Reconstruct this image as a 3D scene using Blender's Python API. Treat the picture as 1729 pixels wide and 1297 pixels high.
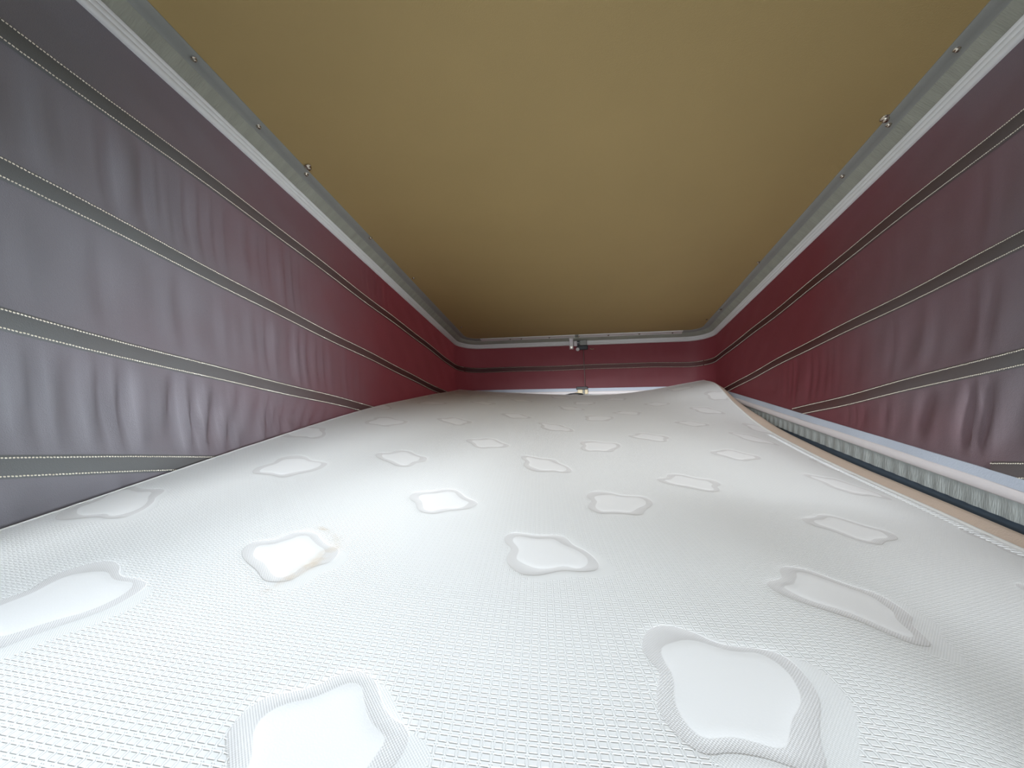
import bpy, bmesh, math, random
import numpy as np
from mathutils import Vector, Matrix

# ---------------------------------------------------------------- clear
for o in list(bpy.data.objects):
    bpy.data.objects.remove(o)
SC = bpy.context.scene
COL = SC.collection

# ---------------------------------------------------------------- camera
F_PX, YAW, PITCH, ROLL = 703.57, .1668, .0816, -.0356
def camera_axes():
    cy, sy = math.cos(YAW), math.sin(YAW)
    w = Vector((-sy*math.cos(PITCH), cy*math.cos(PITCH), -math.sin(PITCH)))
    r = Vector((cy, sy, 0)); u = r.cross(w)
    c, s = math.cos(ROLL), math.sin(ROLL)
    return c*r + s*u, -s*r + c*u, w
cam_d = bpy.data.cameras.new('camera')
cam = bpy.data.objects.new('camera', cam_d); COL.objects.link(cam)
r_, u_, w_ = camera_axes()
cam.matrix_world = Matrix(((r_.x, u_.x, -w_.x, 0), (r_.y, u_.y, -w_.y, 0), (r_.z, u_.z, -w_.z, 0), (0, 0, 0, 1)))
cam_d.sensor_fit = 'HORIZONTAL'; cam_d.sensor_width = 36
cam_d.lens = F_PX/1729*36
cam_d.clip_start = .01
SC.camera = cam

# ---------------------------------------------------------------- daylight and exposure
VS = SC.view_settings
VS.view_transform = 'Standard'; VS.look = 'None'; VS.gamma = 1; VS.use_curve_mapping = False
VS.exposure = 0.62
world = bpy.data.worlds.new('overcast_sky'); SC.world = world
world.use_nodes = True
bg = world.node_tree.nodes['Background']
bg.inputs[0].default_value = (.80, .90, 1.0, 1); bg.inputs[1].default_value = 1.0

def area(name, loc, target, sx, sy, energy, col):
    d = bpy.data.lights.new(name, 'AREA'); d.shape = 'RECTANGLE'; d.size = sx; d.size_y = sy
    d.energy = energy; d.color = col
    o = bpy.data.objects.new(name, d); COL.objects.link(o)
    o.location = loc
    o.rotation_euler = (Vector(target) - Vector(loc)).to_track_quat('-Z', 'Y').to_euler()
    return o
# daylight entering by the open window in the front canvas, behind the camera
# low hazy sun shining in by the same front window
sun_d = bpy.data.lights.new('hazy_sun', 'SUN'); sun_d.energy = 7.8; sun_d.angle = math.radians(15); sun_d.color = (.95, .98, 1.0)
sun = bpy.data.objects.new('hazy_sun', sun_d); COL.objects.link(sun); sun.location = (0, -3, 1)
sun.rotation_euler = Vector((.09, .96, -.25)).to_track_quat('-Z', 'Y').to_euler()
wd = area('front_window_daylight', (-.03, -.78, .24), (.0, 1.2, -.20), .98, .30, 2.2, (.86, .94, 1.0))
sb = area('left_fill_light', (-.69, -.33, .02), (-.28, .22, -.26), .46, .26, 2.6, (.80, .91, 1.0)); sb.data.spread = math.radians(105)  # added fill lamp on the left, brightens the near-left mattress

rw = area('right_fill_light', (.665, -.40, .04), (-.66, .80, -.10), .44, .20, 1.3, (.86, .94, 1.0)); rw.data.spread = math.radians(38)  # added narrow fill lamp on the right, brightens the left canvas

# ---------------------------------------------------------------- dimensions (metres, camera at the origin)
XL, XR, D = -.6617, .6383, 2.2379          # canvas sides and far end
YF = -.75                                   # front canvas, behind the camera
ZB = -.2164                                 # top of the lower rail
ZR, TILT = .6307, .2762                     # roof rail underside above the camera, slope of the roof
B1, SP, TW = .1068, .1734, .0245            # first seam tape below the rail, tape spacing, tape width
RC = .115                                   # corner radius

# ---------------------------------------------------------------- helpers
def tag(o, label=None, cat=None, group=None, kind=None):
    if label: o['label'] = label
    if cat: o['category'] = cat
    if group: o['group'] = group
    if kind: o['kind'] = kind
    return o
def mesh_obj(name, verts, faces, mat, parent=None, smooth=True):
    me = bpy.data.meshes.new(name)
    me.from_pydata([tuple(map(float, v)) for v in verts], [], [tuple(f) for f in faces])
    me.validate(); me.update()
    if smooth:
        me.polygons.foreach_set('use_smooth', [True]*len(me.polygons))
    if mat: me.materials.append(mat)
    o = bpy.data.objects.new(name, me); COL.objects.link(o)
    if parent: o.parent = parent
    return o
def empty(name, loc=(0, 0, 0)):
    o = bpy.data.objects.new(name, None); COL.objects.link(o); o.location = loc
    o.empty_display_size = .05
    return o

class MB:
    def __init__(s): s.v = []; s.f = []
    def add(s, vs, fs):
        b = len(s.v); s.v += [tuple(v) for v in vs]; s.f += [tuple(i+b for i in f) for f in fs]
    def box(s, c, d, rz=0, rx=0, ch=0):
        m = Matrix.Rotation(rz, 3, 'Z') @ Matrix.Rotation(rx, 3, 'X')
        bm = bmesh.new(); bmesh.ops.create_cube(bm, size=1)
        for v in bm.verts: v.co = Vector((v.co.x*d[0], v.co.y*d[1], v.co.z*d[2]))
        if ch: bmesh.ops.bevel(bm, geom=bm.edges[:], offset=ch, segments=2, affect='EDGES', profile=.6)
        bm.verts.index_update()
        s.add([m @ v.co + Vector(c) for v in bm.verts], [[v.index for v in f.verts] for f in bm.faces]); bm.free()
    def tube(s, pts, r, n=8):
        pts = [Vector(p) for p in pts]; rings = []
        for i, p in enumerate(pts):
            t = (pts[min(i+1, len(pts)-1)] - pts[max(i-1, 0)]).normalized()
            a = t.cross(Vector((0, 0, 1)) if abs(t.z) < .9 else Vector((1, 0, 0))).normalized(); b = t.cross(a)
            rr = r[i] if isinstance(r, (list, tuple)) else r
            rings.append([p + (a*math.cos(2*math.pi*k/n) + b*math.sin(2*math.pi*k/n))*rr for k in range(n)])
        vs = [v for g in rings for v in g]; fs = []
        for i in range(len(rings)-1):
            for k in range(n):
                fs.append((i*n+k, i*n+(k+1) % n, (i+1)*n+(k+1) % n, (i+1)*n+k))
        fs.append(tuple(range(n))[::-1]); fs.append(tuple((len(rings)-1)*n+k for k in range(n)))
        s.add(vs, fs)
    def build(s, name, mat, parent=None, smooth=False):
        return mesh_obj(name, s.v, s.f, mat, parent, smooth)

# ---------------------------------------------------------------- materials
def new_mat(name):
    m = bpy.data.materials.new(name); m.use_nodes = True
    nt = m.node_tree
    return m, nt, nt.nodes['Principled BSDF']
def N(nt, t, **kw):
    n = nt.nodes.new(t)
    for k, v in kw.items(): setattr(n, k, v)
    return n
def math_node(nt, op, a, b=None, c=None):
    n = N(nt, 'ShaderNodeMath', operation=op)
    for i, x in enumerate((a, b, c)):
        if x is None: continue
        if isinstance(x, (int, float)): n.inputs[i].default_value = x
        else: nt.links.new(x, n.inputs[i])
    return n.outputs[0]
def mixc(nt, fac, a, b):
    n = N(nt, 'ShaderNodeMix', data_type='RGBA')
    for i, x in ((0, fac), (6, a), (7, b)):
        if isinstance(x, (int, float)): n.inputs[i].default_value = x
        elif isinstance(x, tuple): n.inputs[i].default_value = (*x, 1) if len(x) == 3 else x
        else: nt.links.new(x, n.inputs[i])
    return n.outputs[2]
def noisy(name, col, rough, metal=0, amp=.12, scale=30, bump=.15, bscale=400, spec=.5, stretch=(1, 1, 1), sheen=0):
    m, nt, p = new_mat(name)
    tc = N(nt, 'ShaderNodeTexCoord')
    mp = N(nt, 'ShaderNodeMapping'); mp.inputs['Scale'].default_value = stretch
    nt.links.new(tc.outputs['Object'], mp.inputs[0])
    n1 = N(nt, 'ShaderNodeTexNoise'); n1.inputs['Scale'].default_value = scale; n1.inputs['Detail'].default_value = 4
    nt.links.new(mp.outputs[0], n1.inputs[0])
    a = tuple(min(1, c*(1-amp)) for c in col); b = tuple(min(1, c*(1+amp)) for c in col)
    nt.links.new(mixc(nt, n1.outputs[0], a, b), p.inputs['Base Color'])
    p.inputs['Roughness'].default_value = rough; p.inputs['Metallic'].default_value = metal
    p.inputs['Specular IOR Level'].default_value = spec
    if sheen:
        p.inputs['Sheen Weight'].default_value = sheen; p.inputs['Sheen Roughness'].default_value = .5
    if bump:
        n2 = N(nt, 'ShaderNodeTexNoise'); n2.inputs['Scale'].default_value = bscale; n2.inputs['Detail'].default_value = 2
        nt.links.new(mp.outputs[0], n2.inputs[0])
        bp = N(nt, 'ShaderNodeBump'); bp.inputs['Strength'].default_value = bump; bp.inputs['Distance'].default_value = .002
        nt.links.new(n2.outputs[0], bp.inputs['Height']); nt.links.new(bp.outputs[0], p.inputs['Normal'])
    return m

def front_grey(m, a, b):
    # cloth colour shifts from maroon to mauve grey towards the front of the roof
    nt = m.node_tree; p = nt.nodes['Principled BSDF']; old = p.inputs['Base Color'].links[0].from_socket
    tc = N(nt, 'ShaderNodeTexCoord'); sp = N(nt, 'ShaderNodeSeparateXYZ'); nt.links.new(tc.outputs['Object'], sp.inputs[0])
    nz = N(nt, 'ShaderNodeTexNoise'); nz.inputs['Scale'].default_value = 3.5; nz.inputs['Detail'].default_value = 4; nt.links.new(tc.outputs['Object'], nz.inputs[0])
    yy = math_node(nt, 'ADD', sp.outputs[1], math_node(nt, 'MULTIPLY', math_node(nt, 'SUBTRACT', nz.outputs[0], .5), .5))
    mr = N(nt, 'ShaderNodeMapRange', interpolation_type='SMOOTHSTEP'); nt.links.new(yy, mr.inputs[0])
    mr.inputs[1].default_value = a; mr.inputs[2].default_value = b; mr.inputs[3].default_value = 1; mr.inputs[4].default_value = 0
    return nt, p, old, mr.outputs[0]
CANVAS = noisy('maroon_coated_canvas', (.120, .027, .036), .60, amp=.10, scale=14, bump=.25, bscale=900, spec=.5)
nt, p, old, f = front_grey(CANVAS, .35, 1.45); nt.links.new(mixc(nt, f, old, (.222, .213, .234)), p.inputs['Base Color'])
def translucent_lift(m, maroon, grey, fac):
    # translucency added to lift the dark far canvas, standing in for tone mapping
    nt = m.node_tree; p = nt.nodes['Principled BSDF']; out = nt.nodes['Material Output']
    tr = N(nt, 'ShaderNodeBsdfTranslucent'); mx = N(nt, 'ShaderNodeMixShader'); mx.inputs[0].default_value = fac
    nt.links.new(mixc(nt, front_grey(m, .35, 1.45)[3], maroon, grey), tr.inputs[0])
    nt.links.new(p.outputs[0], mx.inputs[1]); nt.links.new(tr.outputs[0], mx.inputs[2]); nt.links.new(mx.outputs[0], out.inputs[0])
translucent_lift(CANVAS, (.16, .022, .024), (.04, .036, .04), .2)
TAPE = noisy('dark_seam_tape', (.085, .024, .022), .62, amp=.10, scale=20, bump=.2, bscale=900, spec=.5)
nt, p, old, f = front_grey(TAPE, .35, 1.45); nt.links.new(mixc(nt, f, old, (.130, .134, .134)), p.inputs['Base Color'])
THREAD = noisy('cream_thread', (.84, .78, .66), .7, amp=.1, scale=60, bump=0)
CEIL = noisy('olive_brown_vinyl', (.435, .312, .132), .62, amp=.05, scale=5, bump=.15, bscale=500, spec=.35)
BEAD = noisy('white_plastic_bead', (.80, .80, .79), .30, amp=.04, scale=20, bump=.05, bscale=60)
FELT = noisy('grey_pleated_fabric', (.35, .35, .29), .85, amp=.22, scale=9, bump=.6, bscale=70, stretch=(1, 6, 1))
FLANGE = noisy('grey_flange', (.30, .305, .28), .55, amp=.15, scale=12, bump=.1, bscale=90)
ALU = noisy('aluminium', (.86, .85, .82), .42, metal=.45, amp=.06, scale=40, bump=.05, bscale=200)
STEEL = noisy('screw_steel', (.50, .44, .36), .26, metal=1, amp=.1, scale=80, bump=0)
DARK = noisy('black_plastic', (.018, .018, .022), .45, amp=.2, scale=40, bump=0)
HEM = noisy('pale_blue_hem', (.50, .55, .64), .7, amp=.06, scale=20, bump=.2, bscale=300)
LTRIM = noisy('white_rail_trim', (.74, .70, .71), .5, amp=.05, scale=25, bump=.1, bscale=300)
UPST = noisy('grey_rail_fabric', (.40, .43, .42), .8, amp=.25, scale=12, bump=.5, bscale=60, stretch=(1, 5, 1))
SLATE = noisy('slate_blue_channel', (.085, .115, .15), .6, amp=.15, scale=15, bump=0)
TAN = noisy('tan_mattress_border', (.56, .45, .37), .85, amp=.06, scale=30, bump=.25, bscale=500)
BOARD = noisy('dark_bed_board', (.055, .055, .055), .7, amp=.1, scale=6, bump=.1, bscale=60)
CREAM = noisy('cream_plastic', (.80, .68, .45), .5, amp=.05, scale=30, bump=0)
GREYP = noisy('warm_grey_metal', (.50, .45, .44), .4, metal=.3, amp=.08, scale=60, bump=0)
CORD = noisy('brown_cord', (.16, .12, .11), .7, amp=.1, scale=60, bump=0)
EDGE = noisy('white_cloth_edge', (.80, .81, .80), .85, amp=.03, scale=30, bump=.2, bscale=500)

OVERLOCK = noisy('grey_white_edge_thread', (.50, .51, .51), .85, amp=.05, scale=40, bump=0)

def mattress_material():
    m, nt, p = new_mat('white_jacquard_cloth')
    tc = N(nt, 'ShaderNodeTexCoord'); sep = N(nt, 'ShaderNodeSeparateXYZ'); nt.links.new(tc.outputs['Object'], sep.inputs[0])
    x, y = sep.outputs[0], sep.outputs[1]
    x = math_node(nt, 'ADD', x, math_node(nt, 'MULTIPLY', y, .10))
    def att(n):
        a = N(nt, 'ShaderNodeAttribute', attribute_name=n); return a.outputs['Fac']
    inner, ring, halo, stain, edge = (att(n) for n in ('motif_inner', 'motif_outer', 'motif_halo', 'stain', 'edge_seam'))
    def step(v, w):
        mr = N(nt, 'ShaderNodeMapRange', interpolation_type='SMOOTHSTEP'); nt.links.new(v, mr.inputs[0])
        mr.inputs[1].default_value = -w; mr.inputs[2].default_value = w
        return mr.outputs[0]
    i_m, r_m, h_m = step(inner, .0007), step(ring, .0007), step(halo, .0012)
    # big weave: rows of small raised rectangles
    def tri(c, pitch, ph=0.0):
        q = math_node(nt, 'FRACT', math_node(nt, 'ADD', math_node(nt, 'DIVIDE', c, pitch), ph))
        return math_node(nt, 'ABSOLUTE', math_node(nt, 'SUBTRACT', q, .5))      # 0 centre .. .5 edge
    def ss(v, a, b):
        mr = N(nt, 'ShaderNodeMapRange', interpolation_type='SMOOTHSTEP'); nt.links.new(v, mr.inputs[0])
        mr.inputs[1].default_value = a; mr.inputs[2].default_value = b
        return mr.outputs[0]
    cx = tri(x, .0061); cyy = tri(y, .0072)
    row = ss(cyy, .31, .25)                                              # inside a row of cells
    gx = math_node(nt, 'MULTIPLY', ss(cx, .27, .34), ss(cx, .44, .38))   # grooves left and right of a cell
    gy = math_node(nt, 'MULTIPLY', math_node(nt, 'MULTIPLY', ss(cyy, .20, .27), ss(cyy, .36, .29)), ss(cx, .40, .33))
    pit = math_node(nt, 'MULTIPLY', math_node(nt, 'MULTIPLY', ss(cx, .30, .36), ss(cx, .47, .41)), ss(cyy, .42, .48))
    rib = math_node(nt, 'MULTIPLY', ss(cx, .42, .48), row)               # raised warp thread between cells
    groove_m = math_node(nt, 'MAXIMUM', math_node(nt, 'MAXIMUM', math_node(nt, 'MULTIPLY', gx, row), gy), math_node(nt, 'MULTIPLY', pit, .55))
    big = math_node(nt, 'ADD', math_node(nt, 'SUBTRACT', .6, math_node(nt, 'MULTIPLY', groove_m, .6)), math_node(nt, 'MULTIPLY', rib, .35))
    # fine weave of the ring
    wx = math_node(nt, 'SINE', math_node(nt, 'MULTIPLY', x, 2*math.pi/.0019))
    wy = math_node(nt, 'SINE', math_node(nt, 'MULTIPLY', y, 2*math.pi/.0021))
    fine = math_node(nt, 'MULTIPLY', math_node(nt, 'ADD', math_node(nt, 'MULTIPLY', wx, wy), 1.0), .13)
    def mixf(f, a, b):
        n = N(nt, 'ShaderNodeMix', data_type='FLOAT')
        for i, v in ((0, f), (2, a), (3, b)):
            if isinstance(v, (int, float)): n.inputs[i].default_value = v
            else: nt.links.new(v, n.inputs[i])
        return n.outputs[0]
    hgt = mixf(h_m, big, math_node(nt, 'ADD', math_node(nt, 'MULTIPLY', fine, .6), .5))
    hgt = mixf(r_m, hgt, fine)
    nz = N(nt, 'ShaderNodeTexNoise'); nz.inputs['Scale'].default_value = 900
    nt.links.new(tc.outputs['Object'], nz.inputs[0])
    hgt = mixf(i_m, hgt, math_node(nt, 'MULTIPLY', nz.outputs[0], .12))
    # overlocked edge: slanted stitches in a strip along the side
    sl = math_node(nt, 'SINE', math_node(nt, 'MULTIPLY', math_node(nt, 'ADD', y, math_node(nt, 'MULTIPLY', x, .8)), 2*math.pi/.013))
    hgt = mixf(edge, hgt, math_node(nt, 'MULTIPLY', math_node(nt, 'ADD', sl, 1.0), .45))
    bp = N(nt, 'ShaderNodeBump'); bp.inputs['Strength'].default_value = .30; bp.inputs['Distance'].default_value = .0010
    nt.links.new(hgt, bp.inputs['Height']); nt.links.new(bp.outputs[0], p.inputs['Normal'])
    base = mixc(nt, math_node(nt, 'MULTIPLY', h_m, .5), (.80, .82, .83), (.78, .80, .81))
    groove = math_node(nt, 'MULTIPLY', math_node(nt, 'MULTIPLY', groove_m, .22), math_node(nt, 'SUBTRACT', 1.0, math_node(nt, 'MAXIMUM', r_m, h_m)))
    base = mixc(nt, groove, base, (.55, .56, .58))
    base = mixc(nt, r_m, base, (.715, .72, .73))
    base = mixc(nt, i_m, base, (.85, .865, .88))
    sn = N(nt, 'ShaderNodeTexNoise'); sn.inputs['Scale'].default_value = 60; sn.inputs['Detail'].default_value = 3
    nt.links.new(tc.outputs['Object'], sn.inputs[0])
    base = mixc(nt, math_node(nt, 'MULTIPLY', stain, ss(sn.outputs[0], .2, .75)), base, (.60, .50, .38))
    nt.links.new(base, p.inputs['Base Color'])
    p.inputs['Roughness'].default_value = .85; p.inputs['Specular IOR Level'].default_value = .25
    return m
CLOTH = mattress_material()

# ---------------------------------------------------------------- perimeter path
def perimeter(step=.012, R=RC, arc_n=14):
    """closed list of (x, y, inward nx, ny, arc length, side) clockwise seen from above, starting at the middle of the front-left corner"""
    pts = []
    corners = [((XL+R, D-R), math.pi, math.pi/2), ((XR-R, D-R), math.pi/2, 0), ((XR-R, YF+R), 0, -math.pi/2), ((XL+R, YF+R), -math.pi/2, -math.pi)]
    lines = [((XL, YF+R), (XL, D-R)), ((XL+R, D), (XR-R, D)), ((XR, D-R), (XR, YF+R)), ((XR-R, YF), (XL+R, YF))]
    norms = [(1, 0), (0, -1), (-1, 0), (0, 1)]
    out = []
    for k in range(4):
        (c, a0, a1) = corners[(k-1) % 4]
        for i in range(arc_n//2, arc_n):
            a = a0 + (a1-a0)*i/arc_n
            out.append((c[0]+R*math.cos(a), c[1]+R*math.sin(a), -math.cos(a), -math.sin(a), k))
        (p, q) = lines[k]; L = math.dist(p, q); n = max(2, int(L/step))
        for i in range(n):
            f = i/n
            out.append((p[0]+(q[0]-p[0])*f, p[1]+(q[1]-p[1])*f, *norms[k], k))
        (c, a0, a1) = corners[k]
        for i in range(0, arc_n//2):
            a = a0 + (a1-a0)*i/arc_n
            out.append((c[0]+R*math.cos(a), c[1]+R*math.sin(a), -math.cos(a), -math.sin(a), k))
    s = 0; res = []
    for i, p in enumerate(out):
        if i: s += math.dist(p[:2], out[i-1][:2])
        res.append((p[0], p[1], p[2], p[3], s, p[4]))
    return res
PER = perimeter(.009)
def side_pts(k):
    i0 = [i for i, p in enumerate(PER) if p[5] == k]
    nxt = PER[(i0[-1]+1) % len(PER)]
    L = [PER[i] for i in i0]
    d = math.dist(L[-1][:2], nxt[:2])
    return L + [(nxt[0], nxt[1], nxt[2], nxt[3], L[-1][4]+d, k)]

def sweep(name, profile, mat, parent, per, sloped, closed=True, wave=None):
    """sweep profile of (inward u, dz) along the perimeter points"""
    n = len(profile); vs = []; fs = []
    for j, (x, y, nx, ny, s, k) in enumerate(per):
        for i, (u, dz) in enumerate(profile):
            if wave: u = u + wave(i, s)
            px, py = x+nx*u, y+ny*u
            vs.append((px, py, (ZR - TILT*py if sloped else 0) + dz))
    m = len(per); rng = m if closed else m-1
    for j in range(rng):
        a, b = j*n, ((j+1) % m)*n
        for i in range(n):
            i2 = (i+1) % n
            fs.append((a+i, a+i2, b+i2, b+i))
    if not closed:
        fs.append(tuple(range(n))); fs.append(tuple((m-1)*n+i for i in range(n))[::-1])
    return mesh_obj(name, vs, fs, mat, parent, smooth=False)

def shade_auto(o, ang=35):
    me = o.data
    bm = bmesh.new(); bm.from_mesh(me)
    bmesh.ops.recalc_face_normals(bm, faces=bm.faces)
    for e in bm.edges:
        e.smooth = not (len(e.link_faces) == 2 and e.calc_face_angle(0) > math.radians(ang))
    for f in bm.faces: f.smooth = True
    bm.to_mesh(me); bm.free()
    return o

# ---------------------------------------------------------------- canvas walls
def wob(s, i, k):
    """small wander of each seam tape"""
    u = min(s-SRANGE[k][0], SRANGE[k][1]-s); e = min(1, max(0, u/.25))
    return e*(.0032*math.sin(s*2.7+i*1.9+k) + .0016*math.sin(s*7.3+i*2.3+k*1.7) + .0008*math.sin(s*17+i*3.1))
def zone(v, s, k):
    """(zone index, 0..1 fraction inside) between the tapes; None on a tape"""
    top = 0.0
    for i in range(7):
        t0 = B1+SP*i+wob(s, i, k)
        if v < t0: return i, (v-top)/max(1e-6, t0-top)
        if v <= t0+TW: return None
        top = t0+TW
    return 6, .5
# bundles of pleats: side, zone, centre along the wall (y), spread, pitch, depth, slant
PLEATS = {0: [(3, .52, .20, .042, .0062, .10), (3, .72, .12, .036, .0045, .35), (3, .95, .16, .05, .003, .9), (2, .92, .16, .040, .0040, .05), (2, .55, .22, .08, .0018, .1),
              (1, .62, .20, .030, .0034, .05), (1, .40, .14, .040, .0040, .05), (1, .85, .10, .026, .0020, 0), (0, 1.30, .08, .032, .0028, 0), (4, .4, .4, .11, .004, .6)],
          2: [(3, .80, .16, .062, .0050, -.25), (3, 1.05, .12, .045, .0026, -.2), (2, 1.32, .12, .042, .0026, -.1), (2, .85, .2, .075, .0022, -.2), (1, .8, .3, .10, .0015, 0)],
          1: [(0, 0., .5, .21, .0015, 0), (1, 0., .5, .17, .0015, 0)], 3: []}
def canvas_disp(x, y, v, s, k):
    z = zone(v, s, k)
    if z is None: return 0.0
    i, t = z
    pr = max(0, math.sin(math.pi*min(1, max(0, t))))
    a = y if k in (0, 2) else x
    d = -.0045*pr
    for (zi, c, w, pitch, amp, slant) in PLEATS[k]:
        if zi != i: continue
        e = math.exp(-((a-c)/w)**2)
        if e < .02: continue
        ph = (a + slant*.12*(t-.5))/pitch + .35*math.sin(a*31+c*9) + .2*math.sin(a*63)
        q = math.cos(2*math.pi*ph)
        q = q if q > 0 else -abs(q)**.7
        d += 1.5*amp*e*q*pr**.8*(.75+.25*math.sin(a*23+1))
    d += .0012*pr*math.sin(a*19+i*2.1+t*4) + .0008*pr*math.sin(a*41-t*6)
    u = min(s-SRANGE[k][0], SRANGE[k][1]-s)      # neighbouring panels meet flush in the corners
    return d*min(1, max(0, (u-.015)/.10))
SRANGE = {k: (side_pts(k)[0][4], side_pts(k)[-1][4]) for k in range(4)}
CANVAS_BOTTOM = ZB-.022
def wall_point(p, v, off=0.0):
    x, y, nx, ny, s, k = p
    z = max(ZR - TILT*y - v, CANVAS_BOTTOM)
    d = canvas_disp(x, y, v, s, k)+off
    fade = min(1, max(0, (z-CANVAS_BOTTOM-.02)/.05))
    d *= fade if off == 0 else 1
    return (x+nx*d, y+ny*d, z)
NAMES = {0: 'wall_left', 1: 'wall_back', 2: 'wall_right', 3: 'wall_front'}
WLAB = {0: ('maroon canvas side wall with stitched tapes left of the mattress', ),
        1: ('short maroon canvas end wall with the latch, beyond the mattress', ),
        2: ('maroon canvas side wall above the white rail on the right', ),
        3: ('maroon canvas front wall with an open window, behind the viewer', )}
WIN = (-.56, .50, .075, .36)      # opening in the front canvas: x0 x1 z0 z1
LIGHT_GAPS = {0: (-.62, -.10, -.13, .17), 2: (-.64, -.16, -.08, .16)}    # unseen openings added for light in the side canvases: y0 y1 z0 z1
for k in range(4):
    P = side_pts(k)
    vmax = max(ZR-TILT*p[1]-CANVAS_BOTTOM for p in P)+.004
    vs_ = list(np.arange(-.004, vmax+.009, .009))
    V = []; Fc = []
    for p in P:
        for v in vs_: V.append(wall_point(p, v))
    n = len(vs_)
    for j in range(len(P)-1):
        for i in range(n-1):
            q = (j*n+i, j*n+i+1, (j+1)*n+i+1, (j+1)*n+i)
            if max(V[a][2] for a in q) - min(V[a][2] for a in q) < 1e-4: continue
            if max(V[a][2] for a in q[:2]) <= CANVAS_BOTTOM+1e-6 and max(V[a][2] for a in q[2:]) <= CANVAS_BOTTOM+1e-6: continue
            if k == 3:
                cx = sum(V[a][0] for a in q)/4; cz = sum(V[a][2] for a in q)/4
                if WIN[0] < cx < WIN[1] and WIN[2] < cz < WIN[3]: continue
            if k in LIGHT_GAPS:
                cy = sum(V[a][1] for a in q)/4; cz = sum(V[a][2] for a in q)/4
                if LIGHT_GAPS[k][0] < cy < LIGHT_GAPS[k][1] and LIGHT_GAPS[k][2] < cz < LIGHT_GAPS[k][3]: continue
            Fc.append(q)
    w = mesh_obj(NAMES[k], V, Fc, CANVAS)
    bm = bmesh.new(); bm.from_mesh(w.data)
    bmesh.ops.remove_doubles(bm, verts=bm.verts, dist=1e-5)
    bmesh.ops.delete(bm, geom=[v for v in bm.verts if not v.link_faces], context='VERTS')
    bm.to_mesh(w.data); bm.free()
    tag(w, WLAB[k][0], 'wall', kind='structure')
    if k == 3: continue
    for i in range(6):
        v0 = B1+SP*i
        seg = [p for p in P if ZR-TILT*p[1]-v0-TW*.5 > ZB-.004]
        if len(seg) < 6: continue
        rows = []
        for p in seg:
            vv = v0+wob(p[4], i, k); r = []
            for f, o in ((-.002, .0006), (.002, .0022), (TW*.5, .0026), (TW-.002, .0022), (TW+.002, .0006)):
                x, y, nx, ny, s, _ = p; r.append((x+nx*o, y+ny*o, ZR-TILT*y-vv-f))
            rows.append(r)
        tv = [q for r in rows for q in r]
        tf = [(j*5+a, j*5+a+1, (j+1)*5+a+1, (j+1)*5+a) for j in range(len(rows)-1) for a in range(4)]
        if k in LIGHT_GAPS:     # tapes stop at the added light opening
            y0, y1, z0, z1 = LIGHT_GAPS[k]
            hole = lambda q: y0-.012 < q[1] < y1+.012 and z0-.012 < q[2] < z1+.012
            tf = [f for f in tf if not any(hole(tv[a]) for a in f)]
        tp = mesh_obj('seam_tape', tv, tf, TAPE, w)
        # two rows of thread, stitch by stitch
        S = np.array([p[4] for p in seg]); PX = np.array([[p[0], p[1], p[2], p[3]] for p in seg])
        for f in (.0012, TW-.0012):
            mb = MB(); rnd = random.Random(k*50+i*7+int(f*1e4))
            s = S[0]
            while s < S[-1]-.008:
                ends = []
                for ss in (s, s+.0026):
                    x, y, nx, ny = (np.interp(ss, S, PX[:, c]) for c in range(4))
                    vv = v0+wob(ss, i, k)+f+rnd.uniform(-.0003, .0003)
                    ends.append(Vector((x+nx*.0032, y+ny*.0032, ZR-TILT*y-vv)))
                if k in LIGHT_GAPS and hole(ends[0]): s += .0034; continue
                t = (ends[1]-ends[0]).normalized()
                up = Vector((0, 0, 1)); nn = t.cross(up).normalized(); r = .00088
                mid = (ends[0]+ends[1])*.5
                ring = lambda c, q: [c+up*q, c+nn*q, c-up*q, c-nn*q]
                mb.add([ends[0]]+ring(ends[0]+t*.0005, r)+ring(ends[1]-t*.0005, r)+[ends[1]],
                       [(0, 2, 1), (0, 3, 2), (0, 4, 3), (0, 1, 4)] + [(1+a, 1+(a+1) % 4, 5+(a+1) % 4, 5+a) for a in range(4)] +
                       [(9, 5, 6), (9, 6, 7), (9, 7, 8), (9, 8, 5)])
                s += .0034
            th = mb.build('stitching', THREAD, tp); th['kind'] = 'stuff'; th['label'] = 'row of cream thread stitches'

# zip frame of the front opening
fr = MB()
x0, x1, z0, z1 = WIN
fr.box(((x0+x1)/2, YF, z0), (x1-x0+.04, .012, .03), ch=.003); fr.box(((x0+x1)/2, YF, z1), (x1-x0+.04, .012, .03), ch=.003)
fr.box((x0, YF, (z0+z1)/2), (.03, .012, z1-z0+.04), ch=.003); fr.box((x1, YF, (z0+z1)/2), (.03, .012, z1-z0+.04), ch=.003)
wf = fr.build('window_1', TAPE); tag(wf, 'open zipped window frame in the front canvas behind the viewer', 'window', kind='structure')

for k, nm, sd in ((0, 'left_light_opening', 'left'), (2, 'right_light_opening', 'right')):  # frames for the side openings added to hold the fill lamps
    fr = MB(); y0, y1, z0, z1 = LIGHT_GAPS[k]; X = XL if k == 0 else XR
    fr.box((X, (y0+y1)/2, z0), (.012, y1-y0+.04, .03), ch=.003); fr.box((X, (y0+y1)/2, z1), (.012, y1-y0+.04, .03), ch=.003)
    fr.box((X, y0, (z0+z1)/2), (.012, .03, z1-z0+.04), ch=.003); fr.box((X, y1, (z0+z1)/2), (.012, .03, z1-z0+.04), ch=.003)
    wf = fr.build(nm, TAPE); tag(wf, 'frame of an unseen opening added for fill light in the %s canvas behind the viewer' % sd, 'window', kind='structure')

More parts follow.
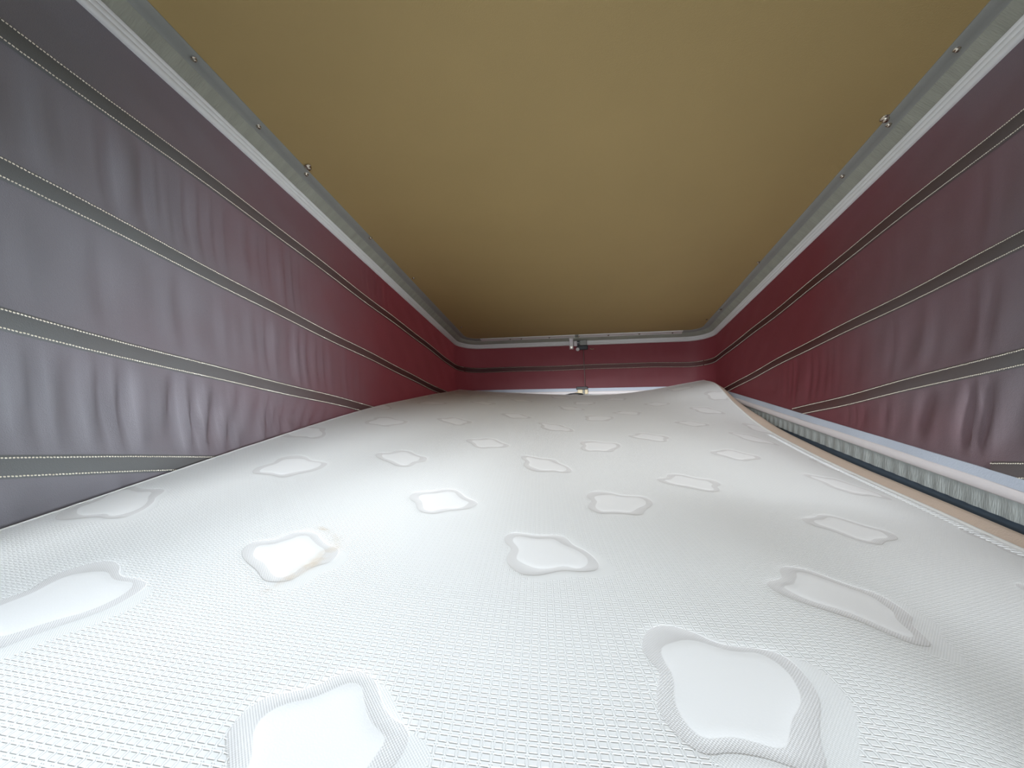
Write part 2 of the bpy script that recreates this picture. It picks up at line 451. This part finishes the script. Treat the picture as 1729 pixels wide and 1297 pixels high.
# ---------------------------------------------------------------- ceiling
ring = [(x+nx*.02, y+ny*.02) for (x, y, nx, ny, s, k) in PER[::3]]
n = len(ring)
CZ = .0375
cv = [(x, y, ZR-TILT*y+CZ) for x, y in ring]+[(x, y, ZR-TILT*y+CZ+.03) for x, y in ring]
cf = [tuple(range(n)), tuple(range(2*n-1, n-1, -1))]+[(i, (i+1) % n, n+(i+1) % n, n+i) for i in range(n)]
ceil = mesh_obj('ceiling', cv, cf, CEIL, smooth=False)
tag(ceil, 'flat olive brown vinyl underside of the raised sloping roof', 'ceiling', kind='structure')

# ---------------------------------------------------------------- roof edge rail
rail = empty('trim_1', (0, D-.05, ZR-TILT*D))
tag(rail, 'white and grey edge rail running round the roof panel with screws', 'trim', kind='structure')
def under(o, parent):
    o.parent = parent; o.matrix_parent_inverse = Matrix.Translation(-Vector(parent.location)); return o
bead = [(-.006, .0), (.002, -.002), (.0075, .0005), (.0092, .0045), (.0086, .0062), (.0108, .0075), (.0125, .0110), (.0118, .0128), (.0138, .0142), (.0145, .0175), (.0120, .0195), (-.006, .0195)]
under(shade_auto(sweep('edge_bead', bead, BEAD, None, PER, True), 50), rail)
def pleat(i, s): return .0006*math.sin(s*2*math.pi/.021+.8*math.sin(s*13)) if i in (1, 2) else 0
under(shade_auto(sweep('felt_strip', [(.004, .018), (.0135, .018), (.024, .0262), (.0335, .0335), (.0335, .0368), (.004, .0368)], FELT, None, PER, True, wave=pleat), 50), rail)
under(shade_auto(sweep('flange', [(.0335, .0340), (.036, .0352), (.046, .0340), (.058, .0350), (.0605, .0364), (.0605, .0375), (.0335, .0375)], FLANGE, None, PER, True), 50), rail)
backs = [p for p in PER if p[5] == 1 and p[3] == -1]
for (a, b) in ((-.53, -.021), (-.017, .50)):
    seg = [p for p in backs if a <= p[0] <= b]
    o = sweep('aluminium_strip', [(.034, .0330), (.036, .0290), (.039, .0275), (.042, .0290), (.044, .0315), (.060, .0325), (.0635, .031), (.0655, .0325), (.066, .0352), (.034, .0352)], ALU, None, seg, True, closed=False)
    under(shade_auto(o, 50), rail); o['label'] = 'polished aluminium strip at the far end of the roof'
def screw_mesh(r, h):
    bm = bmesh.new(); n = 12
    prof = [(1.35, 0), (1.3, .12), (1.0, .2), (.92, .55), (.7, .85), (.35, 1.0)]
    rings = [[bm.verts.new((r*q*math.cos(2*math.pi*k/n), r*q*math.sin(2*math.pi*k/n), -h*z)) for k in range(n)] for q, z in prof]
    for a, b in zip(rings, rings[1:]):
        for k in range(n): bm.faces.new((a[k], a[(k+1) % n], b[(k+1) % n], b[k]))
    dip = bm.verts.new((0, 0, -h*.75))
    for k in range(n): bm.faces.new((rings[-1][k], rings[-1][(k+1) % n], dip))
    bmesh.ops.recalc_face_normals(bm, faces=bm.faces)
    me = bpy.data.meshes.new('screw'); bm.to_mesh(me); bm.free(); me.materials.append(STEEL)
    me.polygons.foreach_set('use_smooth', [True]*len(me.polygons))
    return me
BIG, SML = screw_mesh(.0066, .0085), screw_mesh(.0040, .005)
def screw(x, y, dz, me):
    o = bpy.data.objects.new('screw', me); COL.objects.link(o)
    o.location = (x, y, ZR-TILT*y+dz); o.rotation_euler = (-math.atan(TILT), 0, random.Random(x).uniform(0, 3))
    under(o, rail)
for (x, y, b) in [(-.612, .629, 0), (-.613, .765, 0), (-.592, .882, 1), (-.610, .90, 0), (-.587, 1.443, 0), (-.575, 1.984, 0), (.575, .931, 1), (.590, .945, 0),
                  (.590, .800, 0), (.590, 1.087, 0), (.573, 1.493, 0), (.585, 1.90, 0), (.565, 2.03, 0), (-.612, .48, 0), (-.612, .30, 0), (.590, .60, 0), (.590, .40, 0), (-.602, 1.17, 0)]:
    inside = (x > XL+.0605 and x < XR-.0605)
    screw(x, y, CZ if inside else .0346, BIG if b else SML)
for x in (-.37, -.31, -.163, -.011, .138, .29, .449):
    screw(x, D-.050, .0318, SML)

# ---------------------------------------------------------------- lower rail round the bed
low = empty('trim_2', (0, D, ZB-.12))
tag(low, 'white and grey lower rail where the canvas meets the van body', 'trim', kind='structure')
sw = lambda nm, pr, mt, wave=None: under(shade_auto(sweep(nm, pr, mt, None, PER, False, wave=wave), 50), low)
def hemw(i, s): return .0012*math.sin(s*9)+.0007*math.sin(s*31) if i in (1, 2) else 0
sw('hem_strip', [(-.004, ZB), (.003, ZB), (.0085, ZB-.0155), (-.004, ZB-.0155)], HEM, hemw)
sw('white_trim', [(-.004, ZB-.0155), (.0085, ZB-.0155), (.0120, ZB-.019), (.0125, ZB-.031), (.0095, ZB-.034), (-.004, ZB-.034)], LTRIM)
def upw(i, s): return .0009*math.sin(s*2*math.pi/.034+1.2*math.sin(s*9)) if i in (1, 2) else 0
sw('felt_upstand', [(-.004, ZB-.034), (.0065, ZB-.034), (.0065, ZB-.066), (-.004, ZB-.066)], UPST, upw)
sw('base_channel', [(-.004, ZB-.066), (.004, ZB-.066), (.004, ZB-.150), (-.004, ZB-.150)], SLATE)
# cream foam pieces and bright strip along the far rail
for (a, b) in ((-.60+.04, -.40), (.40, .50)):
    seg = [p for p in backs if a <= p[0] <= b]
    o = under(shade_auto(sweep('foam_strip', [(.012, ZB-.017), (.0155, ZB-.018), (.0155, ZB-.032), (.012, ZB-.033)], CREAM if a > 0 else LTRIM, None, seg, False, closed=False)), low)
for (a, b) in ((-.50, -.13), (.06, .25)):
    seg = [p for p in backs if a <= p[0] <= b]
    o = under(shade_auto(sweep('aluminium_strip', [(.006, ZB-.036), (.020, ZB-.034), (.022, ZB-.038), (.006, ZB-.040)], ALU, None, seg, False, closed=False)), low)

# ---------------------------------------------------------------- bed board (dark, extended over the open hatch to cut bounce light on the ceiling)
bb = MB(); bb.box(((XL+XR)/2, (YF+D)/2, -.375), (XR-XL-.01, D-YF-.01, .03), ch=.002)
bo = bb.build('floor', BOARD); tag(bo, 'flat dark board under the mattress, extended over the open hatch', 'floor', kind='structure')

# ---------------------------------------------------------------- mattress
SX=np.array([-.645,-.5,-.35,-.2,-.05,.1,.2,.32,.45,.575])
SY=np.array([-.2,.1,.25,.4,.7,1.2,1.5,1.75,1.95,2.12])
SZ=np.array([
[-.185,-.19,-.2,-.2,-.2,-.21,-.25,-.31,-.33,-.338],
[-.185,-.188,-.195,-.2,-.203,-.203,-.226,-.292,-.325,-.335],
[-.182,-.187,-.197,-.205,-.21,-.209,-.215,-.258,-.29,-.31],
[-.178,-.187,-.2,-.212,-.220,-.219,-.220,-.241,-.265,-.293],
[-.168,-.184,-.2,-.216,-.236,-.24,-.243,-.248,-.265,-.292],
[-.162,-.18,-.199,-.216,-.238,-.242,-.245,-.248,-.264,-.292],
[-.172,-.185,-.2,-.218,-.238,-.242,-.243,-.246,-.255,-.275],
[-.182,-.195,-.207,-.222,-.238,-.242,-.241,-.238,-.232,-.23],
[-.193,-.205,-.216,-.228,-.238,-.241,-.238,-.228,-.205,-.18],
[-.2,-.213,-.223,-.232,-.239,-.241,-.236,-.222,-.2,-.178]])
def herm(xs,F,x):
    # cubic Hermite along axis 0 of F, at points x (N,) -> (N,...)
    m=np.gradient(F,xs,axis=0)
    x=np.clip(x,xs[0],xs[-1])
    i=np.clip(np.searchsorted(xs,x)-1,0,len(xs)-2)
    h=xs[i+1]-xs[i];t=(x-xs[i])/h
    sh=(-1,)+(1,)*(F.ndim-1)
    t=t.reshape(sh);h=h.reshape(sh)
    return (2*t**3-3*t**2+1)*F[i]+(t**3-2*t**2+t)*h*m[i]+(3*t**2-2*t**3)*F[i+1]+(t**3-t**2)*h*m[i+1]
def zs(x,y):
    x=np.atleast_1d(np.asarray(x,float));y=np.atleast_1d(np.asarray(y,float))
    A=herm(SY,SZ,y) # (N,10)
    m=np.gradient(A,SX,axis=1)
    x=np.clip(x,SX[0],SX[-1])
    i=np.clip(np.searchsorted(SX,x)-1,0,len(SX)-2)
    h=SX[i+1]-SX[i];t=(x-SX[i])/h;n=np.arange(len(x))
    return (2*t**3-3*t**2+1)*A[n,i]+(t**3-2*t**2+t)*h*m[n,i]+(3*t**2-2*t**3)*A[n,i+1]+(t**3-t**2)*h*m[n,i+1]

VARI = {
'C':([(-0.0466, 0.0354), (-0.0396, 0.041), (-0.0274, 0.0368), (-0.0167, 0.0358), (-0.0041, 0.0412), (0.0026, 0.0384), (0.0129, 0.0241), (0.0239, 0.0157), (0.0338, 0.0039), (0.0395, -0.008), (0.0404, -0.0193), (0.0379, -0.0268), (0.0317, -0.0338), (0.0256, -0.0333), (0.0207, -0.0299), (0.0131, -0.0297), (0.0078, -0.0339), (-0.0022, -0.038), (-0.0118, -0.0386), (-0.0216, -0.0332), (-0.0333, -0.0238), (-0.0354, -0.0153), (-0.0345, 0.0004), (-0.0382, 0.0104), (-0.0463, 0.0235)],
 [(-0.0573, 0.0304), (-0.0544, 0.0445), (-0.0469, 0.0503), (-0.0375, 0.05), (-0.0245, 0.047), (-0.0097, 0.0487), (0.0008, 0.0526), (0.0109, 0.0508), (0.0177, 0.0418), (0.0237, 0.0251), (0.0353, 0.0149), (0.0447, -0.0005), (0.0506, -0.0163), (0.0515, -0.0271), (0.0485, -0.0359), (0.0384, -0.0395), (0.0284, -0.0403), (0.0217, -0.0388), (0.0129, -0.0398), (0.0051, -0.0448), (-0.0044, -0.0511), (-0.0142, -0.054), (-0.0222, -0.0538), (-0.0306, -0.0478), (-0.0394, -0.037), (-0.0447, -0.0256), (-0.0455, -0.0109), (-0.0432, 0.0001), (-0.0456, 0.0077), (-0.0537, 0.0177)]),
'B':([(-0.0349, 0.0093), (-0.0285, 0.0199), (-0.0139, 0.0255), (-0.0052, 0.0358), (0.0004, 0.0419), (0.01, 0.0408), (0.0177, 0.0281), (0.0287, 0.0158), (0.0373, 0.0112), (0.0427, 0.0073), (0.041, -0.0021), (0.04, -0.0111), (0.0333, -0.0189), (0.0182, -0.0256), (0.0084, -0.0334), (0.0037, -0.0393), (-0.0026, -0.0405), (-0.0102, -0.0368), (-0.0171, -0.0218), (-0.0223, -0.0113), (-0.0313, -0.0016)],
 [(-0.0462, -0.0036), (-0.0471, 0.0135), (-0.0422, 0.0237), (-0.0288, 0.0288), (-0.0177, 0.0363), (-0.0111, 0.0464), (-0.0025, 0.051), (0.0084, 0.051), (0.0184, 0.0437), (0.0295, 0.0286), (0.0399, 0.0204), (0.0477, 0.0185), (0.0544, 0.0121), (0.0551, 0.0006), (0.0502, -0.0128), (0.0427, -0.0203), (0.0323, -0.0268), (0.0211, -0.0344), (0.0144, -0.0427), (0.0095, -0.0477), (0.0006, -0.0489), (-0.0105, -0.0464), (-0.0203, -0.0356), (-0.0279, -0.0198), (-0.0361, -0.013)]),
'D':([(-0.0388, 0.029), (-0.0299, 0.0361), (-0.0183, 0.0415), (-0.0085, 0.04), (0.0028, 0.0333), (0.0145, 0.0315), (0.0257, 0.0337), (0.0341, 0.0258), (0.0381, 0.0135), (0.0365, -0.0023), (0.0324, -0.0113), (0.0221, -0.0227), (0.0143, -0.0375), (0.0089, -0.0442), (-0.0001, -0.0426), (-0.0117, -0.0395), (-0.0225, -0.042), (-0.0299, -0.0438), (-0.0369, -0.0338), (-0.0391, -0.0186), (-0.0342, 0.0016), (-0.0381, 0.0148)],
 [(-0.0516, 0.0272), (-0.0464, 0.0466), (-0.0368, 0.0568), (-0.025, 0.0581), (-0.0107, 0.0518), (0.0005, 0.0409), (0.0114, 0.0378), (0.0263, 0.0386), (0.0405, 0.035), (0.046, 0.0238), (0.0477, 0.0056), (0.0445, -0.008), (0.0353, -0.0236), (0.0295, -0.0362), (0.0263, -0.05), (0.0179, -0.0554), (0.0074, -0.0525), (-0.004, -0.0497), (-0.019, -0.0494), (-0.0303, -0.0535), (-0.0381, -0.0488), (-0.0452, -0.0389), (-0.0497, -0.0263), (-0.0481, -0.0123), (-0.042, 0.0051), (-0.0469, 0.0137)]),
'A':([(-0.0427, 0.0064), (-0.0401, 0.0107), (-0.0295, 0.0144), (-0.0253, 0.023), (-0.0196, 0.0313), (-0.0163, 0.0421), (-0.0072, 0.0426), (0.0017, 0.0353), (0.0148, 0.0256), (0.0268, 0.0197), (0.0331, 0.0142), (0.0345, 0.0042), (0.0367, -0.0051), (0.0322, -0.0119), (0.0295, -0.0196), (0.0306, -0.0341), (0.0263, -0.0407), (0.0215, -0.0426), (0.0136, -0.0396), (0.0034, -0.032), (-0.0083, -0.0229), (-0.0163, -0.0195), (-0.0273, -0.0151), (-0.0354, -0.0073)],
 [(-0.051, -0.0046), (-0.0547, 0.0086), (-0.0516, 0.0177), (-0.0393, 0.022), (-0.0333, 0.0285), (-0.0307, 0.0421), (-0.0239, 0.0512), (-0.0121, 0.0536), (0.0007, 0.0489), (0.0148, 0.035), (0.0288, 0.0275), (0.0392, 0.0266), (0.0465, 0.0178), (0.0502, 0.0049), (0.0503, -0.0057), (0.0439, -0.0121), (0.0392, -0.0194), (0.0391, -0.0306), (0.0373, -0.0408), (0.033, -0.0473), (0.0231, -0.0503), (0.0146, -0.0503), (0.005, -0.0444), (-0.0074, -0.0347), (-0.0216, -0.0278), (-0.0381, -0.0179)]),

}
def smooth_poly(p, n=3):
    p = np.array(p)
    for _ in range(n):
        q = .75*p+.25*np.roll(p, -1, 0); r = .25*p+.75*np.roll(p, -1, 0)
        p = np.stack([q, r], 1).reshape(-1, 2)
    return p
def poly_sd(P, poly):
    """signed distance of points P (N,2), positive inside"""
    a = poly; b = np.roll(poly, -1, 0); d = b-a
    out = np.full(len(P), 9.0); ins = np.zeros(len(P), bool)
    for i in range(len(a)):
        w = P-a[i]; t = np.clip((w@d[i])/(d[i]@d[i]+1e-12), 0, 1)
        out = np.minimum(out, np.hypot(*(w-t[:, None]*d[i]).T))
        c = (a[i, 1] > P[:, 1]) != (b[i, 1] > P[:, 1])
        with np.errstate(divide='ignore', invalid='ignore'):
            xi = a[i, 0]+(P[:, 1]-a[i, 1])*d[i, 0]/(d[i, 1] if d[i, 1] else 1e-9)
        ins ^= c & (P[:, 0] < xi)
    return np.where(ins, out, -out)
MX0, MX1, MY0, MY1 = -.640, .575, .02, 2.12
gx = np.linspace(MX0, MX1, 271); gy = np.linspace(MY0, MY1, 512)
GX, GY = np.meshgrid(gx, gy)
PX_, PY_ = GX.ravel(), GY.ravel()
PZ_ = zs(PX_, PY_)
at_in = np.full(len(PX_), -.05); at_out = at_in.copy(); at_halo = at_in.copy()
COLS = [(-.775, 'B'), (-.615, 'C'), (-.50, 'D'), (-.345, 'A'), (-.218, 'B'), (-.060, 'C'), (.051, 'D'), (.192, 'A'), (.334, 'B'), (.485, 'C'), (.595, 'D')]
PH = {'A': .372, 'B': .180, 'C': .440, 'D': .250}
SEEN = {('C', 5, 0): (-.038, .439), ('C', 5, 1): (-.074, .832), ('C', 5, 2): (-.077, 1.231), ('C', 5, 3): (-.04, 1.65),
        ('B', 4, 0): (-.150, .185), ('B', 4, 1): (-.208, .564), ('B', 4, 2): (-.224, .931), ('B', 4, 3): (-.217, 1.331),
        ('A', 3, 0): (-.305, .373), ('A', 3, 1): (-.348, .745), ('A', 3, 2): (-.362, 1.14), ('D', 6, 0): (.088, .258), ('D', 6, 1): (.054, .63), ('D', 6, 2): (.043, 1.025),
        ('D', 6, 3): (.058, 1.432), ('A', 7, 0): (.214, .379), ('A', 7, 1): (.185, .762), ('A', 7, 2): (.175, 1.141), ('B', 8, 1): (.334, .584), ('B', 8, 2): (.331, .979), ('B', 8, 3): (.334, 1.36),
        ('D', 2, 0): (-.425, .262), ('D', 2, 1): (-.491, .631), ('D', 2, 2): (-.512, 1.029), ('C', 1, 0): (-.595, .436), ('C', 1, 1): (-.612, .839)}
POLY = {}
for kk, (a, b) in VARI.items(): POLY[kk] = (smooth_poly(a), smooth_poly(b))
for ci, (cx, kk) in enumerate(COLS):
    for m_ in range(-1, 6):
        c = SEEN.get((kk, ci, m_), (cx-.01*m_, PH[kk]+.391*m_))
        sel = np.where((abs(PX_-c[0]) < .085) & (abs(PY_-c[1]) < .085))[0]
        if not len(sel): continue
        Q = np.stack([PX_[sel]-c[0], PY_[sel]-c[1]], 1)
        a = poly_sd(Q, POLY[kk][0]); b = poly_sd(Q, POLY[kk][1]); h = poly_sd((Q-np.array([.013, -.008]))/1.04, POLY[kk][1])
        at_in[sel] = np.maximum(at_in[sel], a); at_out[sel] = np.maximum(at_out[sel], b); at_halo[sel] = np.maximum(at_halo[sel], h)
# the ring of each jacquard figure is drawn in a little
sm = lambda v, w: np.clip((v+w)/(2*w), 0, 1)
PZ_ = PZ_ - .0004*sm(at_out, .003)*(1-sm(at_in, .003))
ST = np.array([(-.278, .309), (-.273, .319), (-.272, .334), (-.271, .347), (-.269, .362), (-.27, .386), (-.268, .399), (-.276, .414), (-.296, .431), (-.313, .438)])
dst = np.full(len(PX_), 9.0)
for a, b, wgt in zip(ST[:-1], ST[1:], (1.6, 1.2, .9, .8, .8, 1., 1.2, 1.6, 2.)):
    w = np.stack([PX_, PY_], 1)-a; d = b-a; t = np.clip((w@d)/(d@d), 0, 1)
    dst = np.minimum(dst, np.hypot(*(w-t[:, None]*d).T)*wgt)
at_st = np.exp(-(dst/.0055)**2)*.75
at_edge = np.clip(1-abs(PX_-(MX1-.020))/.011, 0, 1)
at_edge = np.clip(at_edge*3, 0, 1)*np.clip((2.0-PY_)*10, 0, 1)*.5
nx_, ny_ = len(gx), len(gy)
idx = np.arange(nx_*ny_).reshape(ny_, nx_)
quads = np.stack([idx[:-1, :-1], idx[:-1, 1:], idx[1:, 1:], idx[1:, :-1]], -1).reshape(-1, 4)
me = bpy.data.meshes.new('cover')
me.from_pydata(np.stack([PX_, PY_, PZ_], 1).tolist(), [], quads.tolist())
me.polygons.foreach_set('use_smooth', [True]*len(me.polygons))
for nm, arr in (('motif_inner', at_in), ('motif_outer', at_out), ('motif_halo', at_halo), ('stain', at_st), ('edge_seam', at_edge)):
    at = me.attributes.new(nm, 'FLOAT', 'POINT'); at.data.foreach_set('value', arr.astype(np.float32))
me.materials.append(CLOTH)
mat_root = empty('mattress', (0, (MY0+MY1)/2, -.36))
tag(mat_root, 'white quilted mattress woven with wavy four-lobed figures filling the bed', 'mattress')
cov = bpy.data.objects.new('cover', me); COL.objects.link(cov); under(cov, mat_root); cov['label'] = 'white jacquard top cloth with grey ringed figures'
# slanted overlock stitches along the right-hand edge
ov = MB(); yy = .06
while yy < 1.35:
    xa, xb = MX1-.030, MX1-.009
    za, zb_ = zs([xa, xb], [yy, yy+.007])
    a = Vector((xa, yy, za+.0002)); b = Vector((xb, yy+.007, zb_+.0002))
    t = (b-a).normalized(); up = Vector((0, 0, 1)); nn = t.cross(up).normalized(); r = .0011
    rg = lambda c, q: [c+up*q*.45, c+nn*q, c-up*q*.45, c-nn*q]
    ov.add([a]+rg(a+t*.003, r)+rg(b-t*.003, r)+[b], [(0, 2, 1), (0, 3, 2), (0, 4, 3), (0, 1, 4)]+[(1+q, 1+(q+1) % 4, 5+(q+1) % 4, 5+q) for q in range(4)]+[(9, 5, 6), (9, 6, 7), (9, 7, 8), (9, 8, 5)])
    yy += .0085
oo = ov.build('overlock_stitching', OVERLOCK, None, True); oo.parent = cov
oo['kind'] = 'stuff'; oo['label'] = 'slanted white edge stitches'
# border: follows the four edges of the cover, bulges outward on the right and goes down to the board
loop = [(x, MY0) for x in gx[:-1:2]]+[(MX1, y) for y in gy[:-1:2]]+[(x, MY1) for x in gx[:0:-2]]+[(MX0, y) for y in gy[:0:-2]]
LP = np.array(loop); LZ = zs(LP[:, 0], LP[:, 1])
def outn(x, y):
    n = Vector((0, 0, 0))
    if abs(x-MX1) < 1e-6: n += Vector((1, 0, 0))
    if abs(x-MX0) < 1e-6: n += Vector((-1, 0, 0))
    if abs(y-MY0) < 1e-6: n += Vector((0, -1, 0))
    if abs(y-MY1) < 1e-6: n += Vector((0, 1, 0))
    return n.normalized()
def border(name, prof, mat, base=False):
    vs = []; fs = []
    n = len(prof(0, 0))
    for (x, y), z in zip(loop, LZ):
        o = outn(x, y); pr = prof(x, y)
        left = abs(x-MX0) < 1e-6
        for (d, dz) in pr:
            zz = z+dz if dz > -1 else -.36
            vs.append((x+o.x*d, y+o.y*d, max(zz, -.36)))
    m = len(loop)
    for j in range(m):
        for i in range(n-1):
            fs.append((j*n+i, ((j+1) % m)*n+i, ((j+1) % m)*n+i+1, j*n+i+1))
    return under(mesh_obj(name, vs, fs, mat), mat_root)
def edge_prof(x, y):
    w = .010 if abs(x-MX0) > 1e-6 else .004
    return [(0, 0), (w*.35, .0012), (w*.75, .0006), (w, -.004), (w*.8, -.008)]
def side_prof(x, y):
    if abs(x-MX0) < 1e-6: return [(.003, -.006), (.005, -.02), (.006, -.05), (.006, -.08), (.006, -.10), (.004, -.13), (0, -2)]
    if abs(x-MX1) < 1e-6:
        g = min(1, max(0, (2.05-y)/.5))
        return [(.006, -.004), (.016, .001*g-.006*(1-g)), (.027, .005*g-.016*(1-g)), (.036, .006*g-.032*(1-g)), (.041, -.003-.045*(1-g)), (.038, -.022-.05*(1-g)), (.028, -2)]
    return [(.006, -.006), (.016, -.012), (.022, -.024), (.024, -.04), (.022, -.06), (.018, -.08), (.010, -2)]
b1_ = border('edge_binding', edge_prof, EDGE)
b2_ = border('side_border', side_prof, TAN); b2_['label'] = 'tan cloth border round the mattress'
mb = MB(); mb.add([(MX0, MY0, -.36), (MX1+.026, MY0, -.36), (MX1+.026, MY1, -.36), (MX0, MY1, -.36)], [(0, 3, 2, 1)])
under(mb.build('underside', TAN), mat_root)

# ---------------------------------------------------------------- roof latch at the far end
zt = ZR-TILT*D                 # underside of the roof rail at the far wall
def local(root, mb, name, mat, smooth=False):
    return under(mb.build(name, mat, None, smooth), root)
lt = empty('roof_latch', (-.01, D-.02, zt)); tag(lt, 'small grey metal roof latch under the middle of the far roof rail', 'latch')
m = MB(); m.box((-.050, D-.026, zt+.008), (.020, .004, .058), ch=.0015); m.box((-.050, D-.020, zt+.034), (.026, .014, .004), ch=.001); local(lt, m, 'bracket_plate', GREYP)
m = MB(); m.tube([(-.050, D-.034, zt-.010), (-.050, D-.026, zt-.010)], .006, 10); local(lt, m, 'bolt', STEEL)
m = MB(); m.box((-.028, D-.026, zt+.008), (.016, .016, .026), ch=.002); local(lt, m, 'catch_block', LTRIM)
m = MB(); m.box((-.014, D-.026, zt+.019), (.014, .013, .006), ch=.001); m.box((-.014, D-.026, zt+.005), (.014, .013, .010), ch=.001); local(lt, m, 'slot', DARK)
m = MB(); m.box((.012, D-.022, zt+.012), (.036, .012, .026), ch=.003); local(lt, m, 'housing', FLANGE)
m = MB(); m.box((.006, D-.018, zt-.014), (.058, .010, .024), ch=.004); m.tube([(-.018, D-.026, zt-.022), (-.018, D-.012, zt-.022)], .010, 12); local(lt, m, 'hook', DARK)
m = MB(); m.tube([(-.018, D-.030, zt-.022), (-.018, D-.026, zt-.022)], .009, 14); local(lt, m, 'washer', GREYP)
m = MB(); m.tube([(.046, D-.014, zt-.020), (.056, D-.016, zt-.024), (.066, D-.013, zt-.022)], .0022, 6); local(lt, m, 'spring_clip', STEEL)
m = MB(); m.tube([(.012, D-.014, zt-.020), (.012, D-.010, zt-.07), (.014, D-.0065, zt-.12), (.016, D-.008, zt-.17), (.016, D-.012, ZB+.005)], .0022, 8)
co = m.build('pull_cord', CORD, None, True); tag(co, 'thin brown cord hanging from the latch down the end canvas', 'cord')
st = empty('latch_striker', (.005, D-.03, ZB-.03)); tag(st, 'cream latch striker block on the middle of the far lower rail', 'latch')
m = MB(); m.box((.0, D-.016, ZB+.002), (.060, .018, .016), ch=.003); local(st, m, 'striker_cap', DARK)
m = MB(); m.box((-.010, D-.028, ZB-.016), (.026, .014, .024), ch=.003); m.box((-.028, D-.028, ZB-.022), (.014, .010, .008), ch=.002); local(st, m, 'striker_block', CREAM)
m = MB(); m.box((.022, D-.028, ZB-.016), (.016, .014, .024), ch=.003); local(st, m, 'striker_block', CREAM)
m = MB(); m.box((.008, D-.027, ZB-.018), (.008, .010, .026), ch=.001); local(st, m, 'spacer', FLANGE)
m = MB(); m.tube([(-.125, D-.060, ZB-.034), (-.09, D-.056, ZB-.030), (-.06, D-.052, ZB-.023), (-.03, D-.048, ZB-.021), (.0, D-.046, ZB-.025), (.006, D-.044, ZB-.032)], .0028, 8)
m.tube([(-.10, D-.056, ZB-.036), (-.06, D-.052, ZB-.031), (-.02, D-.046, ZB-.029)], .0022, 8); m.box((-.010, D-.046, ZB-.033), (.020, .012, .012), ch=.003)
cb = m.build('release_cable', DARK, None, True); tag(cb, 'black release cable with a knob lying beside the cream striker', 'cable')
